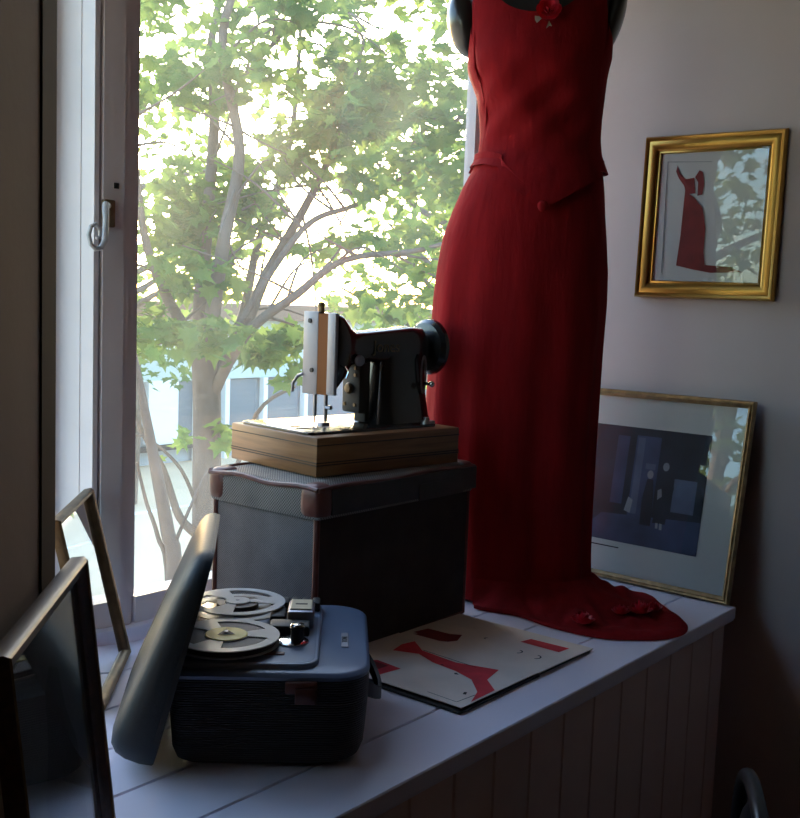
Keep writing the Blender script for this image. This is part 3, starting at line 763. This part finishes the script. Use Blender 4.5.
# ------------------------------------------------------------------ open booklet
bk = thing('open_scrapbook', 'open scrapbook of red gown drawings lying flat on the window seat', 'book', (1.69, 1.17, 0))
BO = Vector((-1.69, -1.17, 0))
def page(name, x0, x1, y0, y1, zf, mats, shapes, skew=0):
    m = MB(); n = 14
    rows = [[Vector((x0+(x1-x0)*i/n+skew*(y-y0), y, zf(i/n)))+BO for i in range(n+1)] for y in (y0, (y0+y1)/2, y1)]
    m.loft(rows, False, False, False)
    low = [[p-Vector((0, 0, .0018)) for p in r] for r in rows]; m.loft(low, False, False, False)
    for k in (0, 2): m.loft([rows[k], low[k]], False, False, False)
    for mi, pts, dz in shapes:
        m.cur = mi
        # fan triangulated patch laid just over the paper
        vs = []
        for x, y in pts:
            f = (x-skew*(y-y0)-x0)/(x1-x0); vs.append(Vector((x, y, zf(max(0, min(1, f)))+.0006+dz))+BO)
        m.add(vs, [tuple(range(len(vs)))])
    return m.build(name, mats, bk, smooth=40)
m = MB().box(1.440, 1.702, 1.0, 1.352, .0012, .006, Matrix.Translation(BO)); m.box(1.702, 1.908, 1.004, 1.338, .0012, .004, Matrix.Translation(BO)); m.build('cover', M['cover'], bk)
zl = lambda f: .012+.0004*math.sin(PI*f)**2-.002*f
zr = lambda f: .010+.0006*math.sin(PI*f)**2-.003*f
gown = [(1.596, 1.278), (1.640, 1.290), (1.675, 1.284), (1.639, 1.236), (1.628, 1.145), (1.654, 1.062), (1.592, 1.047), (1.556, 1.006), (1.478, 1.004), (1.527, 1.024), (1.571, 1.068), (1.588, 1.117), (1.596, 1.177), (1.617, 1.228)]
page('left_page', 1.446, 1.697, 1.002, 1.350, zl, [M['paper'], M['pred'], M['ink'], M['pdred']],
     [(1, gown[:1]+gown[1:4]+gown[13:], 0), (1, [gown[13], gown[3], gown[4], gown[12]], 0), (1, [gown[12], gown[4], gown[5], gown[6], gown[11]], 0), (1, [gown[11], gown[6], gown[7], gown[8], gown[9], gown[10]], 0),
      (1, [(1.505, 1.285), (1.530, 1.262), (1.524, 1.199), (1.468, 1.207), (1.466, 1.26)], 0), (3, [(1.47, 1.275), (1.52, 1.268), (1.518, 1.225), (1.468, 1.23)], .0003),
      (2, [(1.463, 1.089), (1.4645, 1.089), (1.4615, 1.023), (1.460, 1.023)], 0), (2, [(1.460, 1.023), (1.4605, 1.0215), (1.512, 1.017), (1.512, 1.019)], 0),
      (2, [(1.500, 1.030), (1.512, 1.036), (1.508, 1.040), (1.498, 1.036)], .0004), (2, [(1.575, 1.10), (1.580, 1.108), (1.576, 1.112), (1.571, 1.106)], .0004), (2, [(1.596, 1.15), (1.600, 1.157), (1.596, 1.160)], .0004), (2, [(1.640, 1.235), (1.642, 1.235), (1.634, 1.100), (1.632, 1.100)], .0004)])
def arc(cx, cy, r, a0, a1):
    o = [(cx+r*math.cos(R(a0+(a1-a0)*k/8)), cy+r*math.sin(R(a0+(a1-a0)*k/8))) for k in range(9)]
    return o+[(cx+(r-.003)*math.cos(R(a1-(a1-a0)*k/8)), cy+(r-.003)*math.sin(R(a1-(a1-a0)*k/8))) for k in range(9)]
page('right_page', 1.699, 1.912, 1.000, 1.340, zr, [M['paper'], M['pred'], M['ink'], M['pdred']],
     [(3, [(1.712, 1.318), (1.722, 1.312), (1.722, 1.325), (1.765, 1.318), (1.768, 1.262), (1.782, 1.24), (1.742, 1.224), (1.722, 1.234), (1.714, 1.25)], 0), (1, [(1.834, 1.128), (1.868, 1.123), (1.872, 1.033), (1.833, 1.035)], 0),
      (2, arc(1.775, 1.098, .012, -150, 0), 0), (2, arc(1.772, 1.055, .014, -150, 0), 0), (2, arc(1.80, 1.19, .006, 0, 200), 0)])

# ------------------------------------------------------------------ black chair whose back peeks in at the lower right
ch = thing('black_chair', 'black bentwood chair with padded back, only its top showing at the lower right', 'chair', (1.618, .548, FZ), R(27))
zc = -.038-FZ
m = MB(); lp = [(-.175, 0, .42)]
for k in range(25):
    a_ = PI-PI*k/24; lp.append((.175*math.copysign(abs(math.cos(a_))**.75, math.cos(a_)), 0, zc-.20+.188*math.sin(a_)**.8 if 0 < k < 24 else zc-.20))
lp.append((.175, 0, .42)); lp = [Vector((x, y-.05*(z-.42)/.35*0, z)) for x, y, z in lp]
m.tube(lp, .013, 12); m.build('back_frame', M['rubber'], ch, smooth=60)
m = MB(); m.ell((0, 0, zc-.19), .125, .022, .150, 24, 14); m.build('backrest', M['rubber'], ch, smooth=60)
m = MB(); m.rprism([(.2*math.cos(2*PI*k/40), -.19+.2*math.sin(2*PI*k/40)) for k in range(40)], .42, .46, .012); m.build('seat', M['rubber'], ch)
for x, y in ((-.14, -.33), (.14, -.33), (-.16, -.02), (.16, -.02)): MB().tube([(x, y, .43), (x*1.15, y*1.05, .001)], .013, 10).build('leg', M['rubber'], ch)

# ------------------------------------------------------------------ outside
GZ = -2.1
struct(MB().box(-30, 60, 2.0, 14.6, GZ-.1, GZ).build('street', M['road'], smooth=0), 'sandy street outside the window')
struct(MB().box(-30, 60, 10.9, 11.02, GZ, GZ+.004).build('street_line', M['line'], smooth=0), 'white line painted along the street')
struct(MB().box(-30, 60, 14.6, 60, GZ-.1, GZ+.06).build('street_far', M['road'], smooth=0), 'ground behind the buildings')
bd = thing('shop_building', 'low grey shop front with white posts across the street', 'building', (14, 14, GZ))
O = Matrix.Translation((-14, -14, -GZ))
MB().box(9.2, 22.5, 14.05, 18, GZ, .33, O).build('wall', M['facade'], bd)
MB().box(9.0, 22.7, 13.7, 18.2, .33, .62, O).build('eaves', M['eave'], bd)
MB().box(9.2, 22.5, 13.92, 14.05, -.70, .33, O).build('fascia', M['fascia'], bd)
for x0, x1, mm in ((9.3, 9.95, 'shutter'), (11.42, 11.75, 'shutter'), (12.55, 13.2, 'shutter'), (13.45, 14.3, 'shutter'), (14.5, 16.2, 'shutter'), (16.5, 18.5, 'shutter'), (19, 21, 'shutter')):
    MB().box(x0, x1, 13.98, 14.05, GZ+.25, -.72, O).build('shutter', M[mm], bd)
MB().box(10.75, 11.36, 13.9, 14.05, GZ+.35, -.68, O).build('white_panel', M['wpost'], bd, label='bright white panel')
for x in (11.78, 12.42, 13.34, 14.4, 16.35, 18.7): MB().box(x-.05, x+.05, 13.86, 13.98, GZ, -.70, O).build('post', M['wpost'], bd)
for x in (10.5, 11.95): MB().box(x-.04, x+.04, 13.85, 13.96, GZ, -.70, O).build('door_post', M['dark'], bd)
MB().box(10.5, 11.95, 13.85, 13.95, GZ+.25, GZ+.33, O).build('threshold', M['dark'], bd)
# leaves
LOBES = [(0, 0), (.30, -.10), (.24, .06), (.52, .10), (.36, .28), (.46, .52), (.24, .48), (.14, .60), (0, 1.0)]
LEAF = [Vector((x, y, .10*abs(x))) for x, y in LOBES]+[Vector((-x, y, .10*abs(x))) for x, y in LOBES[-2:0:-1]]
NLEAF = len(LEAF)
def put_leaf(V, Fc, p, size, rnd, droop=.5):
    yaw = rnd.uniform(0, 2*PI); pitch = rnd.gauss(-.45, droop); roll = rnd.gauss(0, .45)
    mtx = Matrix.Translation(p) @ Matrix.Rotation(yaw, 4, 'Z') @ Matrix.Rotation(pitch, 4, 'X') @ Matrix.Rotation(roll, 4, 'Y')
    o = len(V)
    for q in LEAF: V.append(mtx @ (q*size))
    c = len(V); V.append(mtx @ Vector((0, .35*size, -.03*size)))
    for i in range(NLEAF): Fc.append((c, o+i, o+(i+1) % NLEAF))
def leaves_obj(V, Fc, m, parent):
    me = bpy.data.meshes.new('foliage'); me.from_pydata([tuple(v) for v in V], [], Fc); me.materials.append(m)
    o = bpy.data.objects.new('foliage', me); COL.objects.link(o); o.parent = parent; o['kind'] = 'stuff'; return o
# near maple: tree frame, local x = across the view, y = away, z up; 0.0057 m per picture step at the trunk
SCL = .00571
def T2(px, py, dd=0.0): return Vector(((px-208)*SCL, dd, .72-(py-298)*SCL - (GZ)))
tree = thing('maple_tree', 'leafy maple tree close outside the window with a forked trunk', 'tree', (3.985, 4.615, GZ), R(-51.25))
def limb(m, pts, r0, r1):
    P_ = []
    pts = [Vector(p) for p in pts]
    for i in range(len(pts)-1):
        p0 = pts[max(0, i-1)]; p1 = pts[i]; p2 = pts[i+1]; p3 = pts[min(len(pts)-1, i+2)]
        for k in range(5):
            t_ = k/5; P_.append(.5*((2*p1)+(p2-p0)*t_+(2*p0-5*p1+4*p2-p3)*t_*t_+(3*p1-p0-3*p2+p3)*t_**3))
    P_.append(pts[-1]); n = len(P_)
    m.tube(P_, [r0+(r1-r0)*i/(n-1) for i in range(n)], 9)
    return P_
tk = MB()
limb(tk, [(0.02, 0, 0), T2(210, 640), T2(208, 500), T2(207, 420), T2(205, 375), T2(203, 350)], .088, .078)
limbs = []
LB = [
    ([T2(206, 400), T2(192, 345, -.05), T2(168, 300, -.1), T2(150, 240, -.2), T2(140, 120, -.3)], .045, .014),
    ([T2(205, 385), T2(195, 320, .1), T2(198, 240, .15), T2(203, 120, .2), T2(196, 50, .25), T2(212, -40, .3)], .05, .018),
    ([T2(207, 380), T2(215, 310, -.1), T2(228, 240, -.2), T2(240, 160, -.2), T2(225, 60, -.3), T2(255, -30, -.3)], .05, .018),
    ([T2(208, 395), T2(240, 330, .1), T2(262, 270, .2), T2(300, 195, .3), T2(330, 120, .4), T2(350, 30, .4)], .045, .012),
    ([T2(212, 400), T2(250, 335, -.2), T2(300, 295, -.3), T2(345, 262, -.4), T2(420, 250, -.5), T2(480, 225, -.6)], .035, .007),
    ([T2(240, 330, -.2), T2(300, 232, -.1), T2(350, 205, 0), T2(400, 170, .1), T2(450, 110, .2)], .022, .007),
    ([T2(203, 120, .2), T2(245, 70, .1), T2(290, 30, 0), T2(330, 12, 0)], .02, .006),
    ([T2(205, 385), T2(225, 330, .5), T2(235, 240, .8), T2(265, 120, 1.0), T2(270, -20, 1.2)], .04, .012),
    ([T2(210, 560), T2(232, 500, -.1), T2(262, 412, -.2), T2(300, 383, -.25)], .02, .008),
    ([T2(205, 545), T2(185, 520, -.1), T2(172, 470, -.2), T2(152, 430, -.25), T2(140, 390, -.3)], .03, .008),
    ([T2(202, 520), T2(190, 470, -.2), T2(165, 440, -.3), T2(148, 432, -.35)], .013, .005),
]
for p, a_, b_ in LB: limbs.append(limb(tk, p, a_, b_))
rnd = random.Random(11)
for L_ in limbs[:8]:
    for k in range(9):
        q = L_[rnd.randrange(len(L_)//4, len(L_))]
        dirv = Vector((rnd.gauss(0, 1), rnd.gauss(0, .6), rnd.gauss(.25, .5))).normalized()
        ln = rnd.uniform(.25, .7)
        limb(tk, [q, q+dirv*ln*.5+Vector((0, 0, .03)), q+dirv*ln+Vector((rnd.uniform(-.1, .1), 0, rnd.uniform(-.15, .1)))], .009, .003)
tk.build('trunk', M['bark'], tree, smooth=60)
V = []; Fc = []
CL = [  # px, py, rx, ry, n : sprays of foliage
    (165, 20, 25, 30, 60), (172, 78, 32, 22, 60), (200, 100, 40, 22, 90), (255, 95, 36, 20, 80), (240, 40, 35, 25, 70), (300, 30, 40, 28, 95), (310, 90, 36, 24, 80),
    (370, 55, 62, 36, 200), (405, 108, 62, 38, 220), (340, 118, 42, 26, 120), (290, 140, 42, 22, 110), (250, 168, 34, 14, 55), (190, 190, 46, 34, 130), (182, 235, 38, 24, 100), (235, 215, 44, 22, 90),
    (300, 172, 26, 16, 40), (400, 180, 64, 26, 170), (440, 140, 34, 34, 110), (445, 60, 26, 40, 70), (450, 225, 36, 26, 90), (385, 235, 56, 13, 90), (300, 243, 36, 9, 35), (420, 262, 46, 10, 50),
    (160, 330, 22, 28, 70), (220, 335, 46, 16, 130), (245, 355, 40, 14, 120), (285, 338, 30, 14, 70), (300, 372, 20, 10, 25), (400, 308, 60, 8, 60), (200, 270, 50, 10, 40), (165, 452, 16, 7, 14), (228, 430, 10, 16, 14), (240, 455, 10, 10, 8), (165, 290, 22, 12, 30),
    (165, 212, 28, 36, 120), (158, 172, 22, 22, 45), (215, 190, 42, 18, 90), (190, 252, 50, 20, 90), (205, 285, 52, 14, 60), (335, 138, 36, 16, 70), (310, 45, 42, 26, 60), (452, 185, 30, 36, 80), (420, 290, 66, 12, 70), (350, 85, 40, 24, 60),
    (160, -40, 40, 30, 80), (240, -40, 60, 30, 120), (330, -40, 60, 30, 120), (420, -40, 60, 34, 130), (500, 30, 40, 70, 150), (520, 160, 40, 70, 150), (90, 60, 50, 90, 200), (90, 240, 45, 70, 160),
]
for px, py, rx, ry, n in CL:
    dz = rnd.uniform(-.5, .7)
    for k in range(n):
        a_ = rnd.uniform(0, 2*PI); q = math.sqrt(rnd.random())
        x, y = px+rx*q*math.cos(a_), py+ry*q*math.sin(a_)
        put_leaf(V, Fc, T2(x, y, dz+rnd.gauss(0, .22)), rnd.uniform(.07, .125), rnd)
leaves_obj(V, Fc, M['leafa'], tree)
# leaning stems of a shrub by the tree
sh = thing('leaning_shrub', 'bare leaning shrub stems in front of the maple trunk by the window post', 'shrub', (2.914, 3.559, GZ), R(-51.25))
def T3(px, py, dd=0): return Vector(((px-178)*.0043, dd, .72-(py-298)*.0043-GZ))
m = MB()
limb(m, [(0.0, 0, 0), T3(176, 600), T3(168, 540), T3(156, 480), T3(146, 430), T3(136, 380), T3(128, 345)], .042, .010)
limb(m, [(0.0, 0.02, 0), T3(170, 610), T3(158, 545), T3(146, 510), T3(136, 470)], .014, .006)
limb(m, [T3(172, 560), T3(190, 515), T3(203, 478, .1)], .010, .004)
m.build('stem', M['bark'], sh, smooth=60)

# farther trees
def far_tree(loc, H, cr, n, label, size, seed, flat=.75, gaps=.36):
    t = thing('street_tree', label, 'tree', loc); rnd = random.Random(seed)
    m = MB(); limb(m, [(0, 0, 0), (.1, 0, H*.25), (-.05, .1, H*.5), (.1, 0, H*.9)], .16, .04)
    for k in range(12):
        a_ = rnd.uniform(0, 2*PI); z = H*rnd.uniform(.3, .75); q = rnd.uniform(.5, .95)*cr
        limb(m, [(0, 0, z), (q*.5*math.cos(a_), q*.5*math.sin(a_), z+.35), (q*math.cos(a_), q*math.sin(a_), z+.55+rnd.uniform(-.2, .6))], .05, .012)
    m.build('trunk', M['bark'], t, smooth=60)
    V = []; Fc = []
    for k in range(n*3):
        p = Vector((rnd.uniform(-1, 1), rnd.uniform(-1, 1), rnd.uniform(-1, 1)))
        if p.length > 1: continue
        q = Vector((p.x*cr, p.y*cr, H*.62+p.z*H*.42))
        if noise.noise(q*1.1+Vector((seed, 0, 0))) < -.05+gaps*.3: continue
        put_leaf(V, Fc, q, size*rnd.uniform(.7, 1.2), rnd)
        if len(Fc) > n*NLEAF: break
    leaves_obj(V, Fc, M['leafb'], t); return t
far_tree((10.6, 7.6, GZ), 5.6, 2.0, 2600, 'bushy tree standing between the maple and the shop, right of the window view', .16, 3)
far_tree((8.6, 11.6, GZ), 7.0, 2.1, 2200, 'taller tree behind the maple beside the shop front', .17, 5)
far_tree((-3.3, 3.75, GZ), 5.4, 1.5, 1500, 'tree seen only as a reflection in the picture glass', .15, 8)
far_tree((-8.5, 9.5, GZ), 6.6, 2.6, 2000, 'farther tree beyond the left light, seen in reflections', .17, 9)

# ------------------------------------------------------------------ light
SUN_EL, SUN_DIR = R(8), Vector((.60, .80, 0)).normalized()
wd = bpy.data.worlds.new('sky'); S.world = wd; wd.use_nodes = True
N = wd.node_tree.nodes; L = wd.node_tree.links
sky = N.new('ShaderNodeTexSky'); sky.sky_type = 'NISHITA'; sky.sun_disc = False; sky.sun_elevation = SUN_EL
sky.sun_rotation = math.atan2(SUN_DIR.x, SUN_DIR.y); sky.air_density = 1.2; sky.dust_density = 2.2; sky.ozone_density = 3.0
L.new(sky.outputs[0], N['Background'].inputs[0]); N['Background'].inputs[1].default_value = .95
sl = bpy.data.lights.new('sun', 'SUN'); sl.energy = 6.0; sl.color = (1, .80, .52); sl.angle = R(2.0)
so = bpy.data.objects.new('sun', sl); COL.objects.link(so)
dirv = Vector((SUN_DIR.x*math.cos(SUN_EL), SUN_DIR.y*math.cos(SUN_EL), math.sin(SUN_EL)))
so.rotation_euler = dirv.to_track_quat('Z', 'Y').to_euler(); so.location = (6, 8, 5)

# ------------------------------------------------------------------ camera
F_, yaw, roll, pit = 1050., .67654, .036, math.atan(104/1050)
F = Vector((math.cos(yaw), math.sin(yaw), 0)); Rr = Vector((math.sin(yaw), -math.cos(yaw), 0)); Uz = Vector((0, 0, 1))
fw = F*math.cos(pit)-Uz*math.sin(pit); upc = F*math.sin(pit)+Uz*math.cos(pit)
ri = Rr*math.cos(roll)+upc*math.sin(roll); uu = upc*math.cos(roll)-Rr*math.sin(roll)
cam = bpy.data.cameras.new('camera'); co = bpy.data.objects.new('camera', cam); COL.objects.link(co)
cam.sensor_fit = 'HORIZONTAL'; cam.sensor_width = 36; cam.lens = F_*36/800; cam.clip_start = .02; cam.clip_end = 300
co.matrix_world = Matrix(((ri.x, uu.x, -fw.x, 0), (ri.y, uu.y, -fw.y, 0), (ri.z, uu.z, -fw.z, .70), (0, 0, 0, 1)))
S.camera = co
vs = S.view_settings; vs.view_transform = 'Standard'; vs.look = 'None'; vs.gamma = 1; vs.use_curve_mapping = False; vs.exposure = 1.15
S.cycles.use_denoising = True; S.cycles.max_bounces = 10; S.cycles.diffuse_bounces = 6; S.cycles.glossy_bounces = 5; S.cycles.transparent_max_bounces = 24
S.cycles.caustics_reflective = False; S.cycles.caustics_refractive = False; S.cycles.sample_clamp_indirect = 8
